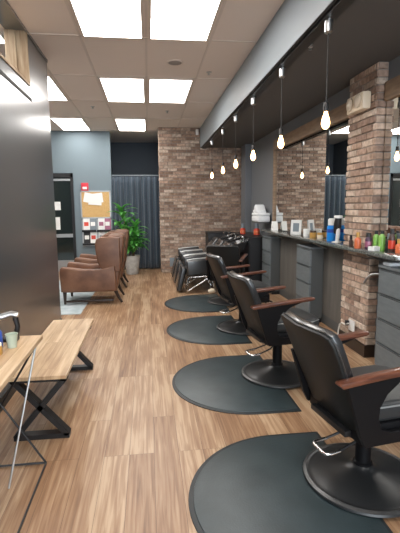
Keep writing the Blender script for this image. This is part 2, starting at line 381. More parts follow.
# ------------------------------------------------------------------ ceiling lights
first = None
def ceiling_light(x0, y0, label):
    t = thing('ceiling_light', (x0+.305, y0+.665, ZC), label, 'ceiling light', group='square ceiling light panels')
    f = MB(); e = .022; W_, L_ = .305, .66
    for a, b_ in (((-W_, -L_), (W_, -L_+e)), ((-W_, L_-e), (W_, L_)), ((-W_, -L_+e), (-W_+e, L_-e)), ((W_-e, -L_+e), (W_, L_-e))):
        f.box((*a, -.014), (*b_, -.001))
    f.build('frame', 'grid', t, False)
    MB().box((-W_+e, -L_+e, -.010), (W_-e, L_-e, -.004)).build('diffuser', 'panel_light', t, False)
    return t
C1, C2, C3 = -.61, .05, -1.83
cl = ceiling_light(C1, 3.33, 'nearest bright ceiling panel, left of the pair at the picture top')
for x, y, lb in ((C2, 3.33, 'nearest bright ceiling panel, right of the pair at the picture top'),
                 (C1, 6.02, 'left ceiling panel of the middle pair'), (C2, 6.02, 'right ceiling panel of the middle pair'),
                 (C1, 8.72, 'small far ceiling panel nearest the curtain'), (C3, 8.72, 'farthest left ceiling panel above the reception wall'),
                 (C3, 6.02, 'ceiling panel half hidden behind the charcoal wall end')):
    dup(cl, (x+.305, y+.665, ZC), None, lb)
for x, y, lb in ((C1, .64, 'left ceiling panel above the camera'), (C2, .64, 'right ceiling panel above the camera'), (C1, -2.05, 'left ceiling panel by the shop window'),
                 (C2, -2.05, 'right ceiling panel by the shop window'), (-2.0, 3.6, 'ceiling panel seen through the high wall opening'), (-3.2, 7.3, 'ceiling panel over the far left of the reception')):
    dup(cl, (x+.305, y+.665, ZC), None, lb)
# ceiling devices
t = thing('ceiling_speaker', (.363, 5.355, ZC), 'round flush speaker grille in the ceiling beside the middle light pair', 'speaker')
MB().lathe([(0, -.012), (.085, -.012), (.1, -.006), (.1, -.001)], n=24).build('speaker_ring', 'grid', t)
MB().lathe([(0, -.016), (.075, -.014), (.08, -.012)], n=24).build('speaker_grille', mat('speaker_grey', (.33, .29, .27), .8), t)
for (x, y, lb) in ((.821, 5.697, 'small ceiling sprinkler near the beam, right of the middle lights'), (-.9, 7.75, 'small ceiling sprinkler left of the middle pair of panels'), (.384, 8.0, 'small ceiling sprinkler behind the middle light pair')):
    t = thing('ceiling_sprinkler', (x, y, ZC), lb, 'sprinkler')
    MB().lathe([(.035, -.001), (.035, -.006), (.012, -.01), (.012, -.03), (.02, -.032), (.02, -.036), (0, -.037)], n=14).build('sprinkler_head', 'dull_chrome', t)
t = thing('wall_sensor', (1.11, YBR-.02, 3.10), 'small white sensor high on the brick wall beside the beam end', 'sensor')
MB().box((-.03, -.06, -.06), (.03, 0, .06), .012).build('sensor_body', 'white', t)

# ------------------------------------------------------------------ track and pendants
t = thing('light_track', (1.262, 0, ZS), 'black ceiling track running under the dark soffit beside the pale beam', 'light track')
MB().box((-.045, YB+.02, -.025), (.045, YBR-.03, 0)).box((-.075, YB+.02, -.01), (-.055, YBR-.03, 0)).build('track_rail', 'black_metal', t, False)
PYS = [2.99, 4.02, 5.10, 6.12, 7.18, 8.42]
t = thing('pendant_lamp', (1.262, 2.99, ZS-.025), '', 'pendant lamp', group='bare-bulb pendants along the track')
MB().lathe([(.0, 0), (.028, 0), (.028, -.075), (.02, -.085), (0, -.085)], n=18).build('canopy', 'dull_chrome', t)
MB().tube([(0, 0, -.08), (0, 0, -.545)], .0042, 6).build('cable', 'cable', t)
MB().lathe([(.0, -.535), (.015, -.54), (.02, -.555), (.02, -.595), (.016, -.60), (0, -.60)], n=18).build('socket', 'black_metal', t)
MB().lathe([(.012, -.60), (.013, -.612), (.023, -.64), (.030, -.67), (.030, -.687), (.022, -.708), (.01, -.719), (0, -.722)], n=20).build('bulb', 'bulb', t)
PN = ['largest and nearest glowing pendant bulb, right beside the emergency light', 'second nearest glowing pendant bulb, in front of the big mirror frame', 'third pendant bulb along the track, before the grey wall',
      'fourth pendant bulb, hanging against the brick near the grey wall', 'fifth pendant bulb, second farthest against the brick wall', 'farthest and smallest pendant bulb, against the brick wall']
t['label'] = PN[0]
for y, lb in zip(PYS[1:], PN[1:]): dup(t, (1.262, y, ZS-.025), None, lb)
t = thing('track_sensor', (1.33, 3.5, ZS), 'small knob under the soffit between the two nearest pendants', 'sensor')
MB().lathe([(.02, 0), (.02, -.02), (.01, -.025), (.014, -.04), (0, -.044)], n=14).build('sensor_head', 'dull_chrome', t)

# ------------------------------------------------------------------ emergency light
t = thing('emergency_light', (PXF-.012, 4.07, 2.385), 'cream emergency light box high on the brick pillar', 'emergency light')
MB().box((-.085, -.16, 0), (0, .17, .16), .018).build('housing', 'cream', t)
for yy in (-.075, .085):
    MB().lathe([(0, .0), (.055, 0), (.062, .012), (.062, .02), (.045, .03), (0, .034)], n=22, M4=Matrix.Translation((-.08, yy, .085)) @ Matrix.Rotation(radians(-90), 4, 'Y')).build('lamp_head', mat('lamp_lens', (.62, .52, .40), .3), t)

# ------------------------------------------------------------------ counter
CT = 1.083
t = thing('worktop', (1.95, 0, CT), 'long dark speckled stone styling counter along the right wall', 'counter')
def fr(u, v, w): return (u, v, w)
MB().prism([(0, 3.15), (.05, 3.12), (XR-1.95-.005, 3.12), (XR-1.95-.005, PY0-.03), (PXF-1.95-.024, PY0-.03), (PXF-1.95-.024, PY1+.03), (XR-1.95-.005, PY1+.03), (XR-1.95-.005, 7.3), (.02, 7.3), (0, 7.28)], -.034, 0, fr, .006, 2).build('slab', 'counter', t)
for yy in (3.70, 5.0, 6.78):
    MB().tube([(.235, yy, -.12), (.13, yy, -.08), (.05, yy, -.045)], .009, 8).tube([(.05, yy, -.043), (.235, yy, -.043)], .008, 8).build('bracket', 'dull_chrome', t)
# drawer cabinets
def cabinet(y0, label):
    """front faces -x at x = 2.0; y0 = near end, 0.5 wide"""
    t = thing('drawer_cabinet', (2.0, y0, 0), label, 'cabinet', group='slate drawer units under the counter')
    D = XR-2.0-.025
    MB().box((.02, 0, .06), (D, .5, .96)).build('body', 'cabside', t, False)
    MB().box((.05, .02, 0), (D, .48, .06)).build('plinth', 'black_metal', t, False)
    MB().box((.0, -.01, .955), (D, .51, .975)).build('top_panel', 'cab', t, False)
    z = .07
    for k in range(4):
        dr = MB().box((0, .006, z), (.022, .494, z+.205), .004).build('drawer', 'cab', t, False)
        MB().box((-.001, .03, z+.198), (.006, .47, z+.204)).build('finger_pull', 'black_metal', dr, False)
        z += .221
    return t
cab = cabinet(5.08, 'slate four-drawer unit under the counter, just beyond the brick pillar')
dup(cab, (2.0, 6.86, 0), None, 'farthest slate drawer unit, at the far end of the counter')
dup(cab, (2.0, 2.98, 0), None, 'nearest slate drawer unit, at the right picture edge')

# ------------------------------------------------------------------ floor mats and styling chairs
def floor_mat(y, label):
    t = thing('floor_mat', (1.08, y, 0), label, 'floor mat', group='half-round rubber mats under the styling chairs')
    R_ = .605
    o = arc(-.31, 0, R_, 90, 270, 36)
    for lst, z0, z1, nm, mt_, bv in ((o, 0, .008, 'border', 'mat_edge', .003),):
        MB().prism([(0, R_)]+lst+[(0, -R_)], z0, z1, fr, bv, 2).build(nm, mt_, t)
    R2 = R_-.025
    MB().prism([(-.02, R2)]+arc(-.31, 0, R2, 90, 270, 36)+[(-.02, -R2)], .006, .014, fr, .004, 2).build('cushion_surface', 'mat_rubber', t)
    return t
fm = floor_mat(1.93, 'nearest dark half-round rubber floor mat, under the nearest styling chair')
dup(fm, (1.08, 3.43, 0), None, 'second half-round rubber floor mat from the camera')
dup(fm, (1.10, 5.0, 0), None, 'third half-round rubber floor mat from the camera')
dup(fm, (1.13, 6.43, 0), None, 'farthest half-round rubber floor mat, before the shampoo chairs')

def styling_chair(loc, rz, label):
    t = thing('styling_chair', loc, label, 'salon chair', rz, 'black salon chairs with wooden arms')
    # base: domed disc with raised rim
    MB().lathe([(0, 0), (.31, 0), (.318, .008), (.314, .018), (.296, .021), (.288, .019), (.27, .026), (.18, .044), (.09, .064), (.06, .078), (.052, .09), (0, .09)], n=64).build('base', 'base_black', t)
    MB().lathe([(.288, .0195), (.297, .026), (.306, .0225), (.314, .0185)], n=64).build('base_rim', 'rim_dark', t)
    MB().lathe([(0, .09), (.05, .09), (.05, .10), (.041, .105), (.041, .27), (.046, .275), (.046, .33), (0, .33)], n=28).build('column', 'arm_black', t)
    MB().box((-.14, -.12, .325), (.14, .12, .352), .008).build('mounting_plate', 'black_metal', t)
    # seat
    MB().box((-.20, -.235, .35), (.26, .235, .45), .015).build('seat_frame', 'arm_black', t)
    s_ = MB()
    so = [(-.22, -.225), (.22, -.235)]+[(.29, -.19), (.305, -.1), (.31, 0), (.305, .1), (.29, .19)]+[(.22, .235), (-.22, .225)]
    s_.prism(so, .445, .545, fr, .03, 4); seat = s_.build('seat', 'vinyl_seat', t)
    pp = [(x*.99, y_*.985, .524) for x, y_ in so]
    MB().tube(pp, .005, 6, closed=True).build('piping', 'piping', seat)
    # backrest: outline in (y, s) with s up the back
    H = .57
    out = [(-.10, 0), (-.15, .012), (-.19, .05), (-.215, .12), (-.235, .25), (-.245, .45), (-.245, .52), (-.232, .555), (-.20, .57), (0, .578), (.20, .57), (.232, .555), (.245, .52), (.245, .45), (.235, .25), (.215, .12), (.19, .05), (.15, .012), (.10, 0)]
    lean = radians(23)
    def bf(off):
        def f_(u, v, w):
            w = w-.035*(1-(u/.25)**2)*1.0            # gently dished
            v *= 1.09; x = -.155-v*sin(lean)+w*cos(lean); z = .335+v*cos(lean)+w*sin(lean)
            return (x, u, z)
        return f_
    bk = MB()
    bk.prism(out, .002, .022, bf(0), .006, 2); back = bk.build('backrest_shell', 'vinyl_dull', t)
    o2 = [(u*.96, v*.985+.006) for u, v in out]
    MB().prism(o2, .020, .068, bf(0), .016, 4).build('backrest', 'vinyl', t)
    MB().tube([bf(0)(u, v, .02) for u, v in out], .005, 6, closed=True).build('piping', 'vinyl', back)
    bar = MB(); bar.box((-.235, -.16, .36), (-.17, .16, .39), .006); bar.build('back_bracket', 'black_metal', t)
    # arms
    for sgn in (-1, 1):
        yy = sgn*.262
        pts = [(-.355, .688), (-.35, .700), (-.20, .714), (.02, .730), (.17, .740), (.19, .737), (.192, .722), (.17, .714), (.02, .703), (-.20, .687), (-.34, .674)]
        if sgn > 0: pts = [(max(u, -.26), v+.004*(u < -.26)) for u, v in pts]
        MB().prism(pts, yy-.026, yy+.026, lambda u, v, w: (u, w, v), .006, 2).build('armrest', 'arm_wood', t)
        g_ = [(-.31, .680), (-.20, .690), (.02, .706), (.13, .716), (.07, .698), (-.02, .665), (-.09, .61), (-.125, .55), (-.13, .49), (-.11, .44), (-.06, .42), (.22, .42), (.24, .36), (-.20, .36), (-.23, .42), (-.26, .52)]
        MB().prism(g_, yy-.013-sgn*.006, yy+.013-sgn*.006, lambda u, v, w: (u, w, v), .003, 1).build('arm_support', 'arm_black', t)
    # T footrest in front
    ft = MB(); ft.tube([(.24, -.13, .37), (.33, -.13, .33), (.40, -.14, .20), (.42, -.15, .17), (.42, .15, .17), (.40, .14, .20), (.33, .13, .33), (.24, .13, .37)], .011, 10)
    fo = ft.build('footrest', 'black_metal', t)
    # pump lever at the back: black rods and a chrome loop
    lv = MB(); lv.tube([(-.02, -.05, .33), (-.09, -.055, .26), (-.20, -.064, .225)], .007, 8)
    pl = lv.build('lever_rod', 'black_metal', t)
    MB().tube([(-.02, .05, .33), (-.09, .055, .26), (-.20, .064, .225)], .007, 8).build('lever_rod', 'black_metal', t)
    MB().tube([(-.19, -.064, .226), (-.245, -.066, .22), (-.267, -.06, .22), (-.277, -.045, .22), (-.277, .045, .22), (-.267, .06, .22), (-.245, .066, .22), (-.19, .064, .226)], .0095, 10).build('lever_loop', 'chrome', t)
    return t
sc = styling_chair((1.13, 2.03, .014), radians(9), 'nearest black styling chair, large at the lower right')
dup(sc, (1.10, 3.50, .014), radians(8), 'second styling chair from the camera')
dup(sc, (1.11, 4.97, .014), radians(8), 'third styling chair from the camera')
dup(sc, (1.20, 6.42, .014), radians(68), 'farthest styling chair, turned away and mostly hidden before the shampoo chairs')

# ------------------------------------------------------------------ shampoo corner
def shampoo_chair(y, label):
    t = thing('shampoo_chair', (.93, y, 0), label, 'shampoo chair', 0, 'black shampoo chairs with chrome legs')
    w_ = .27
    for sgn in (-1, 1):
        q = sgn*w_
        MB().tube([(-.28, q, .012), (-.28, q, .25), (-.26, q, .28), (.12, q, .30)], .012, 8).tube([(-.27, q, .05), (.12, q, .29)], .012, 8).build('leg_frame', 'chrome', t)
    MB().tube([(-.28, -w_, .02), (-.28, w_, .02)], .012, 8).build('cross_bar', 'chrome', t)
    MB().tube([(.12, -w_, .30), (.20, -w_, .02), (.20, w_, .02), (.12, w_, .30)], .012, 8).build('cross_frame', 'chrome', t)
    MB().box((-.30, -w_+.01, .30), (.22, w_-.01, .43), .035, 4).build('seat', 'vinyl', t)
    MB().box((-.06, -w_+.02, -.21), (.03, w_-.02, .21), .03, 3, M4=Matrix.Translation((-.37, 0, .24)) @ Matrix.Rotation(radians(14), 4, 'Y')).build('leg_rest', 'vinyl', t)
    MB().box((-.05, -w_+.02, 0), (.05, w_-.02, .56), .035, 4, M4=Matrix.Translation((.17, 0, .38)) @ Matrix.Rotation(radians(36), 4, 'Y')).build('backrest', 'vinyl', t)
    for sgn in (-1, 1):
        q = sgn*(w_+.03)
        ar = MB().box((-.30, q-.035, .33), (.16, q+.035, .60), .03, 3, rot=('Y', radians(-6))).build('armrest', 'vinyl', t)
        MB().tube([(-.30, q, .585), (-.2, q, .603), (.0, q, .618), (.14, q, .625)], .011, 8).build('arm_trim', 'dull_chrome', ar)
    bw = MB().lathe([(.10, -.16), (.20, -.06), (.235, .0), (.25, .005), (.25, .02), (.232, .02), (.19, -.05), (.08, -.12), (0, -.12)], c=(.62, 0, .83), n=26, M4=Matrix.Rotation(radians(-14), 4, 'Y')).build('shampoo_bowl', 'porcelain_dark', t)
    MB().box((.52, -.07, 0), (.68, .07, .70), .02).build('pedestal', 'black_metal', t)
    MB().tube([(.74, 0, .84), (.76, 0, .93), (.70, 0, .96), (.63, 0, .93)], .012, 8).build('faucet', 'chrome', bw)
    return t
sh = shampoo_chair(7.45, 'nearest black reclined shampoo chair, with a chrome triangular leg frame')
dup(sh, (.93, 8.15, 0), None, 'middle black shampoo chair of the row by the brick wall')
dup(sh, (.93, 8.85, 0), None, 'farthest black shampoo chair, closest to the brick wall')
t = thing('backwash_cabinet', (1.85, 8.25, 0), 'tall black cabinet behind the shampoo chairs', 'cabinet')
MB().box((-.02, -.66, .05), (.34, .85, .90), .008).build('body', 'blackp', t, False)
MB().box((-.04, -.68, .90), (.345, .87, .93), .006).build('cabinet_top', 'blackp', t, False)
for q in (-.64, -.15, .34): MB().box((-.035, q, .10), (-.02, q+.47, .87), .004).build('door', 'blackp', t, False)
t = thing('storage_cabinet', (1.55, 9.37, 0), 'low black cabinet against the brick wall behind the last shampoo chair', 'cabinet')
MB().box((-.27, -.19, .05), (.27, .20, .90), .008).build('body', 'blackp', t, False)
MB().box((-.28, -.20, .90), (.28, .205, .925), .005).build('cabinet_top', 'blackp', t, False)
for q in (-.26, .01): MB().box((q, -.205, .10), (q+.25, -.19, .87), .004).build('door', 'blackp', t, False)
t = thing('rolled_towel', (1.05, 7.12, .045), 'small rolled cream towel on the floor by the nearest shampoo chair', 'towel')
MB().lathe([(0, -.055), (.03, -.055), (.042, -.04), (.044, 0), (.042, .04), (.03, .055), (0, .055)], n=18, M4=Matrix.Rotation(radians(80), 4, 'Y')).build('towel_roll', 'cream', t)
def bottle(name, loc, label, cat, r, h, body, cap, capr=.5, caph=.2, lab=None, shape='round', group=None):
    t = thing(name, loc, label, cat, group=group)
    hb = h*(1-caph); n = 18
    MB().lathe([(0, 0), (r*.92, 0), (r, .005), (r, hb*.78), (r*.9, hb*.86), (r*capr*.85, hb*.97), (r*capr*.8, hb)], n=n).build('body', body, t)
    MB().lathe([(0, hb-.001), (r*capr, hb-.001), (r*capr, h-.004), (r*capr*.9, h), (0, h)], n=n).build('cap', cap, t)
    if lab: MB().lathe([(r+.0006, hb*.18), (r+.0012, hb*.2), (r+.0012, hb*.62), (r+.0006, hb*.64)], n=n).build('label_band', lab, t)
    return t
bottle('spray_bottle', (1.885, 8.42, .931), 'red and black bottle on the black cabinet, left one', 'bottle', .055, .21, 'redlab', 'grey_pl', .62, .42, 'orange')
bottle('spray_bottle', (2.09, 8.1, .931), 'red and black bottle on the black cabinet, nearer the counter', 'bottle', .06, .22, 'redlab', 'grey_pl', .62, .42, 'orange')
# towel shelf with stacked towels
t = thing('wall_shelf', (XR, 7.72, 1.20), 'short grey shelf on the grey wall beyond the mirror', 'shelf')
MB().box((-.24, -.25, -.02), (0, .25, 0), .003).build('board', 'cabside', t, False)
z = 1.2
tl = [('lower folded white towel stack on the wall shelf', .115, 0), ('upper folded white towel on the wall shelf', .05, .0)]
for lb, h_, dx in tl:
    t = thing('folded_towel', (XR-.14, 7.70, z), lb, 'towel')
    MB().box((-.115, -.235, 0), (.115, .235, h_), min(.035, h_*.4), 4).build('towel_fold', 'fabric_white', t); z += h_
t = thing('crumpled_towel', (XR-.14, 7.80, z), 'crumpled white towel thrown on top of the folded towels', 'towel')
MB().prism([(-.17, 0), (.13, 0), (.16, .03), (.13, .055), (.08, .06), (.05, .12), (.0, .15), (-.05, .12), (-.11, .06), (-.17, .03)], -.09, .09, lambda u, v, w: (w, u, v), .02, 3).build('cloth', 'fabric_white', t)

# ------------------------------------------------------------------ things on the counter
t = thing('tent_card', (2.10, 6.95, CT), 'white tilted tent card at the far end of the counter', 'card')
MB().prism([(-.06, 0), (.06, 0), (.02, .15), (-.012, .15)], -.045, .045, lambda u, v, w: (w, u, v), .002, 1).build('card_body', 'paper', t, False)
t = thing('picture_frame', (2.06, 5.80, CT), 'white photo frame standing on the counter before the mirror', 'picture frame', radians(-38))
R_ = Matrix.Rotation(radians(-8), 4, 'X')
f = MB(); w_, h_ = .075, .21
for a, b_ in (((-w_, -.01, 0), (-w_+.03, .012, h_)), ((w_-.03, -.01, 0), (w_, .012, h_)), ((-w_, -.01, 0), (w_, .012, .045)), ((-w_, -.01, h_-.045), (w_, .012, h_))): f.box(a, b_, M4=R_)
f.build('frame', 'white', t, False)
MB().box((-w_+.02, .0, .03), (w_-.02, .008, h_-.03), M4=R_).build('picture', 'grey_pl', t, False)
MB().box((-.01, .02, 0), (.01, .09, .01)).build('stand', 'white', t, False)
t = thing('white_mug', (2.10, 5.48, CT), 'white cup right of the photo frame on the counter', 'cup')
MB().lathe([(0, 0), (.04, 0), (.045, .01), (.047, .10), (.043, .10), (.04, .012), (0, .012)], n=22).build('cup_body', 'white', t)
MB().tube([(0, -.045, .085), (0, -.075, .075), (0, -.078, .04), (0, -.045, .025)], .006, 8).build('handle', 'white', t)
t = thing('product_jar', (2.10, 5.26, CT), 'amber glass jar with dark lid on the counter', 'jar')
MB().lathe([(0, 0), (.04, 0), (.045, .01), (.045, .06), (.036, .068)], n=20).build('jar_body', 'yellow', t)
MB().lathe([(0, .066), (.04, .066), (.04, .09), (0, .09)], n=20).build('lid', 'brownp', t)
t = thing('product_jar', (2.11, 5.06, CT), 'small amber jar with tan lid, just left of the blue bottle', 'jar')
MB().lathe([(0, 0), (.032, 0), (.036, .01), (.036, .045), (.03, .05)], n=20).build('jar_body', 'cream', t)
MB().lathe([(0, .048), (.034, .048), (.034, .075), (0, .075)], n=20).build('lid', 'yellow', t)
t = thing('disinfectant_jar', (2.10, 4.70, CT), 'bright blue liquid jar with a white cap on the counter', 'jar')
MB().lathe([(0, 0), (.05, 0), (.056, .01), (.054, .15), (.05, .175), (.035, .185)], n=24).build('jar_body', 'blue', t)
MB().lathe([(0, .183), (.045, .183), (.045, .25), (.03, .262), (0, .262)], n=20).build('cap', 'white', t)
MB().lathe([(.0548, .10), (.056, .10), (.056, .14), (.0548, .14)], n=24).build('label_band', mat('navy_label', (.02, .06, .35), .4), t)
# hair dryer standing in a holder
t = thing('hair_dryer', (2.07, 4.50, CT), 'black and white hair dryer standing nose-up beside the blue jar', 'hair dryer')
MB().lathe([(0, 0), (.05, 0), (.052, .008), (.02, .014), (0, .014)], n=20).build('stand', 'white', t)
MB().tube([(0, -.01, .014), (.0, -.03, .10), (0, -.02, .17)], .02, 12, r2=.024).build('handle', 'white', t)
b_ = MB(); b_.lathe([(0, -.085), (.03, -.085), (.038, -.05), (.042, .02), (.036, .07), (.03, .10), (.026, .10), (0, .095)], n=20, c=(0, -.01, .185), M4=Matrix.Rotation(radians(12), 4, 'X')); b_.build('barrel', 'blackp', t)
MB().lathe([(.044, 0), (.046, .002), (.046, .022), (.040, .03)], n=20, c=(0, -.025, .27)).build('nozzle', 'white', t)
CB = [('dropper_bottle', (1.99, 4.0, CT), 'slim dark bottle, leftmost before the brick pillar', .022, .125, 'brownp', 'blackp', .6, .35, None),
      ('product_bottle', (1.99, 3.86, CT), 'orange bottle with yellow top before the brick pillar', .035, .165, 'orange', 'yellow', .55, .3, None),
      ('product_bottle', (2.045, 3.765, CT), 'dark purple bottle right of the orange one', .034, .165, 'purple', 'blackp', .8, .25, 'pink'),
      ('product_bottle', (2.10, 3.725, CT), 'lime green bottle, the left of two', .034, .185, 'green', 'blackp', .55, .16, None),
      ('product_bottle', (2.105, 3.635, CT), 'lime green bottle, the right of two', .034, .19, 'green', 'blackp', .55, .14, None),
      ('product_bottle', (2.12, 3.50, CT), 'tall dark brown bottle at the right end of the counter group', .032, .22, 'brownp', 'blackp', .7, .22, 'redlab'),
      ('product_bottle', (2.135, 3.57, CT), 'black pump bottle beside the orange-red bottle', .03, .17, 'blackp', 'grey_pl', .6, .3, None),
      ('product_bottle', (2.13, 3.40, CT), 'orange-red bottle cut by the right picture edge', .036, .13, 'orange', 'yellow', .6, .3, None)]
for n_, l_, lb, r_, h_, bd, cp, cr_, ch_, la in CB: bottle(n_, l_, lb, 'bottle', r_*.88, h_*.93, bd, cp, cr_, ch_, la)
t = thing('white_box', (2.04, 3.64, CT), 'small white carton lying before the green bottles', 'box', radians(20))
MB().box((-.045, -.035, 0), (.045, .035, .038), .004).build('carton', 'white', t, False)
# under-counter pieces
t = thing('wall_outlet', (PXF-.02, 4.08, .25), 'white electrical outlet on the lower brick pillar with cord', 'outlet')
MB().box((-.012, -.06, -.055), (0, .06, .06), .004).build('cover_plate', 'white', t)
MB().box((-.05, .035, -.01), (-.012, .07, .045), .008).build('plug', 'blackp', t)
MB().tube([(-.03, .02, .02), (-.05, .06, .0), (-.045, .14, -.005), (-.04, .20, -.04), (-.03, .25, -.12), (-.03, .255, -.20)], .008, 8).build('cord', 'cord_white', t)
t = thing('dryer_hook', (2.05, 3.79, .80), 'curved metal dryer holder under the counter at the pillar corner', 'holder')
MB().tube([(.0, .03, -.05), (.01, .0, 0), (.03, -.04, .04), (.06, -.09, .055), (.1, -.15, .06)], .011, 10).build('hook_arm', 'dull_chrome', t)
t = thing('folded_cloth', (2.09, 3.40, .976), 'white folded cloth on the nearest drawer unit', 'cloth')
MB().box((-.07, -.06, 0), (.07, .06, .03), .012, 3).build('cloth_fold', 'fabric_white', t)
t = thing('wall_outlet', (.533, YBR-.02, .24), 'blue-grey socket plate low on the brick wall near the curtain', 'outlet')
MB().box((-.07, -.02, -.10), (.07, 0, .10), .004).build('cover_plate', 'grey_pl', t)

# ------------------------------------------------------------------ bench and table
def bench():
    t = thing('wooden_bench', (-.725, 3.33, 0), 'low wooden bench with black X-shaped metal legs along the charcoal wall', 'bench')
    MB().box((-.185, -.69, .425), (.185, .69, .45), .003).build('bench_top', 'bench_wood', t, False)
    for q in (-.61, .57):
        m_ = MB(); s_ = .165; w_ = .022
        def bar(a, b):
            a = Vector(a); b = Vector(b); d = (b-a); L_ = d.length; ang = atan2(d.z, d.x)
            m_.box((-L_/2, -.03, -.017), (L_/2, .03, .017), M4=Matrix.Translation((a+b)/2) @ Matrix.Rotation(-ang, 4, 'Y'))
        bar((-s_, q, .02), (s_, q, .41)); bar((s_, q, .02), (-s_, q, .41)); bar((-s_-.01, q, .017), (s_+.01, q, .017)); bar((-s_-.01, q, .409), (s_+.01, q, .409))
        m_.build('leg', 'black_metal', t, False)
bench()
t = thing('console_table', (-.86, 1.72, 0), 'taller wooden table with thin crossed metal rods at the left picture edge', 'table')
MB().box((-.245, -.75, .755), (.245, .715, .78), .003).build('table_top', 'bench_wood', t, False)
r_ = .006
e = MB()
for q in (.69,):
    e.tube([(.225, q, .755), (-.225, q, .01)], r_, 8); e.tube([(-.225, q, .755), (.225, q, .01)], r_, 8); e.tube([(-.225, q, .01), (.225, q, .01)], r_, 8)
e.build('far_rod_frame', 'black_metal', t)
e = MB()
for q in (-.72,):
    e.tube([(.225, q, .755), (-.225, q, .01)], r_, 8); e.tube([(-.225, q, .755), (.225, q, .01)], r_, 8); e.tube([(-.225, q, .01), (.225, q, .01)], r_, 8)
e.build('near_rod_frame', 'black_metal', t)
MB().tube([(.225, -.72, .01), (.225, .69, .01)], r_, 8).build('bottom_rail', 'black_metal', t)
MB().tube([(.216, .69, .754), (.08, .48, .008)], .006, 8).build('brace_rod', 'dull_chrome', t)
MB().tube([(-.225, -.72, .01), (-.225, .69, .01)], r_, 8).build('bottom_rail', 'black_metal', t)
# products on the table
TZ = .78
t = thing('clamp_tool', (-.775, 2.345, TZ), 'chrome-topped black clamp tool standing on the left table', 'salon tool')
MB().box((-.05, -.03, 0), (.055, .03, .02), .008).tube([(.04, 0, .015), (.055, 0, .08), (.045, 0, .13)], .014, 10).build('clamp_arm', 'blackp', t)
MB().tube([(-.07, -.02, .115), (-.03, 0, .135), (.03, 0, .15), (.06, 0, .14)], .018, 12).build('chrome_head', 'dull_chrome', t)
t = thing('blue_can', (-.80, 2.24, TZ), 'blue can among the products on the left table', 'can')
MB().lathe([(0, 0), (.03, 0), (.032, .005), (.032, .08), (.026, .09), (0, .09)], n=20).build('can_body', 'bluecloth', t)
MB().lathe([(0, .09), (.012, .09), (.012, .105), (0, .107)], n=12).build('nozzle', 'white', t)
t = thing('paper_cup', (-.72, 2.235, TZ), 'pale green cup at the front of the table products', 'cup')
MB().lathe([(0, 0), (.022, 0), (.030, .07), (.032, .072), (.028, .072), (.02, .006), (0, .006)], n=20).build('cup_body', 'greenp', t)
t = thing('amber_jar', (-.765, 2.13, TZ), 'small amber jar nearest the camera on the left table', 'jar')
MB().lathe([(0, 0), (.028, 0), (.03, .005), (.03, .04), (.025, .045)], n=20).build('jar_body', 'yellow', t)
MB().lathe([(0, .044), (.028, .044), (.028, .056), (0, .056)], n=20).build('lid', 'white', t)

# ------------------------------------------------------------------ reception: rug, wingback chairs, plant, curtain, board
t = MB().box((-3.1, 6.0, 0), (-.98, 8.9, .008), .003).build('area_rug', 'rug', None, False)
tag(t, 'pale blue-grey rug under the leather armchairs', 'rug')
def wingback(loc, label):
    t = thing('wingback_armchair', loc, label, 'armchair', 0, 'brown leather wingback armchairs')
    # faces -x. depth x from -.45 to .45, width y +-.36
    body = MB(); body.box((-.40, -.34, .19), (.34, .34, .36), .03, 3); body.build('seat_base', 'leather', t)
    MB().box((-.40, -.235, .34), (.22, .235, .475), .045, 4).build('seat_cushion', 'leather_tan', t)
    for sgn in (-1, 1):
        q = sgn*.305
        o_ = [(-.42, .20), (-.43, .50), (-.42, .56), (-.40, .585), (-.30, .58), (-.10, .545), (.10, .54), (.20, .56), (.34, .60), (.36, .20)]
        MB().prism(o_, q-.065, q+.065, lambda u, v, w: (u, w, v), .028, 4).build('armrest', 'leather', t)
        wing = [(.16, .52), (.10, .64), (.08, .78), (.07, .92), (.09, 1.0), (.15, 1.035), (.30, 1.04), (.42, 1.02), (.42, .5), (.2, .5)]
        MB().prism(wing, q-.045, q+.045, lambda u, v, w: (u, w, v), .022, 4).build('wing', 'leather', t)
    bo = [(.16, .42), (.20, .42), (.20, .42), (.36, .20), (.42, .50), (.47, .98), (.45, 1.04), (.38, 1.06), (.22, 1.05), (.20, .98)]
    bo = [(.12, .40), (.14, .21), (.35, .20), (.41, .50), (.475, .97), (.465, 1.03), (.42, 1.06), (.26, 1.055), (.23, 1.0), (.17, .6)]
    MB().prism(bo, -.29, .29, lambda u, v, w: (u, w, v), .03, 4).build('backrest', 'leather', t)
    MB().box((-.36, -.31, .03), (.30, -.28, .06), .004).build('low_dark_bar', 'dark_wood', t)  # dark bar close to the floor along the near side
    for (a, b_, r0) in ((-.38, -.30, 0), (-.38, .30, 0), (.33, -.28, .09), (.33, .28, .09)):
        MB().tube([(a, b_, .20), (a+r0*.4, b_, .10), (a+r0, b_, .004)], .028, 8, r2=.016).build('leg', 'dark_wood', t)
    return t
wb = wingback((-.895, 6.92, .008), 'nearer brown leather wingback armchair by the charcoal wall end')
wb.scale = (1.08, 1, 1)
dup(wb, (-.885, 8.15, .008), None, 'second brown wingback armchair, mostly hidden behind the first')
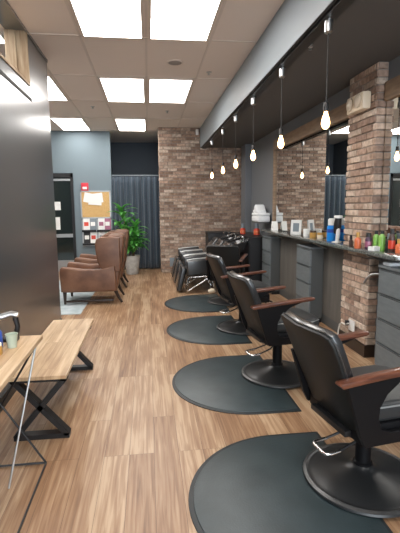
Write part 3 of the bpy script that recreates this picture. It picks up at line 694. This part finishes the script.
# planter
t = thing('potted_plant', (-.385, 9.55, 0), 'tall leafy green plant in a tapered grey pot before the curtain', 'potted plant')
MB().lathe([(0, 0), (.12, 0), (.135, .02), (.175, .40), (.18, .42), (.16, .42), (.155, .38), (0, .38)], n=30).build('pot', 'pot', t)
MB().lathe([(0, .36), (.15, .365), (0, .39)], n=24).build('soil', 'soil', t)
rnd = random.Random(11)
stm = MB(); lf = MB()
stems = [(-.05, .02, 1.42, -.16, -.05), (.05, -.03, 1.05, .05, -.05), (.0, .05, .80, .12, .05), (-.04, -.05, 1.10, -.22, .03), (.03, .0, .7, .12, -.1)]
def leaf(base, az, el, L_, w_, droop):
    d = Vector((cos(az), sin(az), 0)); n_ = 6; pr = None; p = Vector(base); sd = Vector((-sin(az), cos(az), 0))
    for i in range(n_+1):
        s = i/n_; ww = w_*(sin(pi*min(1, s*.92+.08))**.8)*(1 if i < n_ else .05)
        e_ = el-droop*s
        a = lf.bm.verts.new(p-sd*ww+Vector((0, 0, ww*.35))); c_ = lf.bm.verts.new(p); b = lf.bm.verts.new(p+sd*ww+Vector((0, 0, ww*.35)))
        if pr: lf.bm.faces.new((pr[0], a, c_, pr[1])); lf.bm.faces.new((pr[1], c_, b, pr[2]))
        pr = (a, c_, b); p = p+(d*cos(e_)+Vector((0, 0, sin(e_))))*(L_/n_)
for (sx, sy, h_, dx, dy) in stems:
    pts = [(sx+dx*s*s, sy+dy*s*s, .37+(h_-.37)*s) for s in [i/6 for i in range(7)]]
    stm.tube(pts, .012, 7, r2=.006)
    N = int(26*(h_-.3))+14
    for i in range(N):
        s = .25+.75*i/N; b_ = (sx+dx*s*s, sy+dy*s*s, .37+(h_-.37)*s)
        leaf(b_, rnd.uniform(0, 2*pi), rnd.uniform(.3, 1.25), rnd.uniform(.26, .46), rnd.uniform(.026, .055), rnd.uniform(.8, 1.9))
stm.build('stem', 'stem', t); lo = lf.build('foliage', 'leaf', t)
sm = lo.modifiers.new('solid', 'SOLIDIFY'); sm.thickness = .002
# curtain
t = thing('curtain', (-.28, YG+.0, 0), 'slate blue pleated curtain closing the recess beside the brick wall', 'curtain')
def cf(u, v):
    x = -.56+1.13*u; ph = 2*pi*8.5*u
    a = .035*(.75+.4*(1-v)); return (x+.01*sin(ph*2+1), a*sin(ph)+.012*sin(ph*.37+2), .03+2.16*v)
cu = MB().grid(150, 14, cf).build('fabric', 'curtain', t)
cu.modifiers.new('solid', 'SOLIDIFY').thickness = .004
MB().tube([(-.53, 0, 2.215), (.55, 0, 2.215)], .012, 8).build('rod', 'grey_pl', t)
# fire alarm, board, magazine rack
t = thing('fire_alarm', (-1.43, YG, 1.955), 'red square fire alarm on the blue-grey wall above the corkboard', 'fire alarm')
MB().box((-.08, -.045, -.09), (.08, 0, .09), .008).build('housing', 'red', t)
MB().box((-.05, -.055, -.055), (.05, -.045, .0), .006).build('strobe', 'white', t)
t = thing('corkboard', (-1.20, YG, 1.55), 'framed corkboard with white papers pinned to it', 'notice board')
MB().box((-.32, -.02, -.30), (.32, 0, .30)).build('cork_panel', 'cork', t, False)
f = MB()
for a, b_ in (((-.345, -.03, -.32), (-.315, 0, .32)), ((.315, -.03, -.32), (.345, 0, .32)), ((-.345, -.03, .29), (.345, 0, .32)), ((-.345, -.03, -.32), (.345, 0, -.29))): f.box(a, b_)
f.build('frame', 'alu', t, False)
for (x, z, w_, h_, a) in ((-.12, .15, .26, .22, 12), (.06, .15, .24, .22, -6), (.0, .07, .30, .16, 4)):
    t2 = thing('pinned_paper', (-1.215+x, YG-.022, 1.55+z), {.15: 'white sheet pinned on the corkboard'}.get(z, 'lower white sheet pinned across the corkboard'), 'paper')
    t2['label'] = {-.12: 'left white sheet pinned to the corkboard', .06: 'right white sheet pinned to the corkboard', .0: 'lower white sheet pinned across the corkboard'}[x]
    MB().box((-w_/2, -.004-.003*(x > 0)-.006*(x == 0), -h_/2), (w_/2, -.001-.003*(x > 0)-.006*(x == 0), h_/2), rot=('Y', radians(a))).build('sheet', 'paper', t2, False)
t = thing('magazine_rack', (-1.2, YG, .59), 'wall-mounted black magazine rack below the corkboard', 'magazine rack')
r2 = MB(); r2.box((-.34, -.015, 0), (.34, 0, .62))
r2.build('back_panel', 'alu', t, False)
for zz in (0.02, .33):
    for xx in (-.33, .01):
        p_ = MB(); p_.box((xx, -.09, zz), (xx+.32, -.015, zz+.015)); p_.box((xx, -.09, zz), (xx+.32, -.08, zz+.05)); p_.build('pocket', 'black_metal', t, False)
mags = [(-.30, .36, 'paper', 'redlab'), (-.15, .36, 'grey_pl', 'paper'), (.04, .36, 'paper', 'pink'), (.18, .36, 'pink', 'paper'), (-.30, .05, 'blackp', 'paper'), (-.15, .05, 'paper', 'redlab'), (.04, .05, 'paper', 'grey_pl'), (.18, .05, 'greenp', 'paper')]
ML = ['pale magazine, upper left of the rack', 'grey magazine beside it in the upper left pocket', 'white magazine in the upper right pocket', 'pink magazine at the upper right of the rack', 'black magazine, lower left of the rack', 'white magazine with red band, lower left pocket', 'white magazine in the lower right pocket', 'pale green magazine at the lower right of the rack']
for (x, z, a, b_), lb in zip(mags, ML):
    t2 = thing('magazine', (-1.2+x, YG-.05, .62+z), lb, 'magazine', group='magazines in the wall rack')
    MB().box((0, -.008, -.01), (.15, .0, .25), rot=('X', radians(-6))).build('cover', a, t2, False)
    MB().box((.02, -.013, .08), (.12, -.009, .17), rot=('X', radians(-6))).build('cover_print', b_, t2, False)
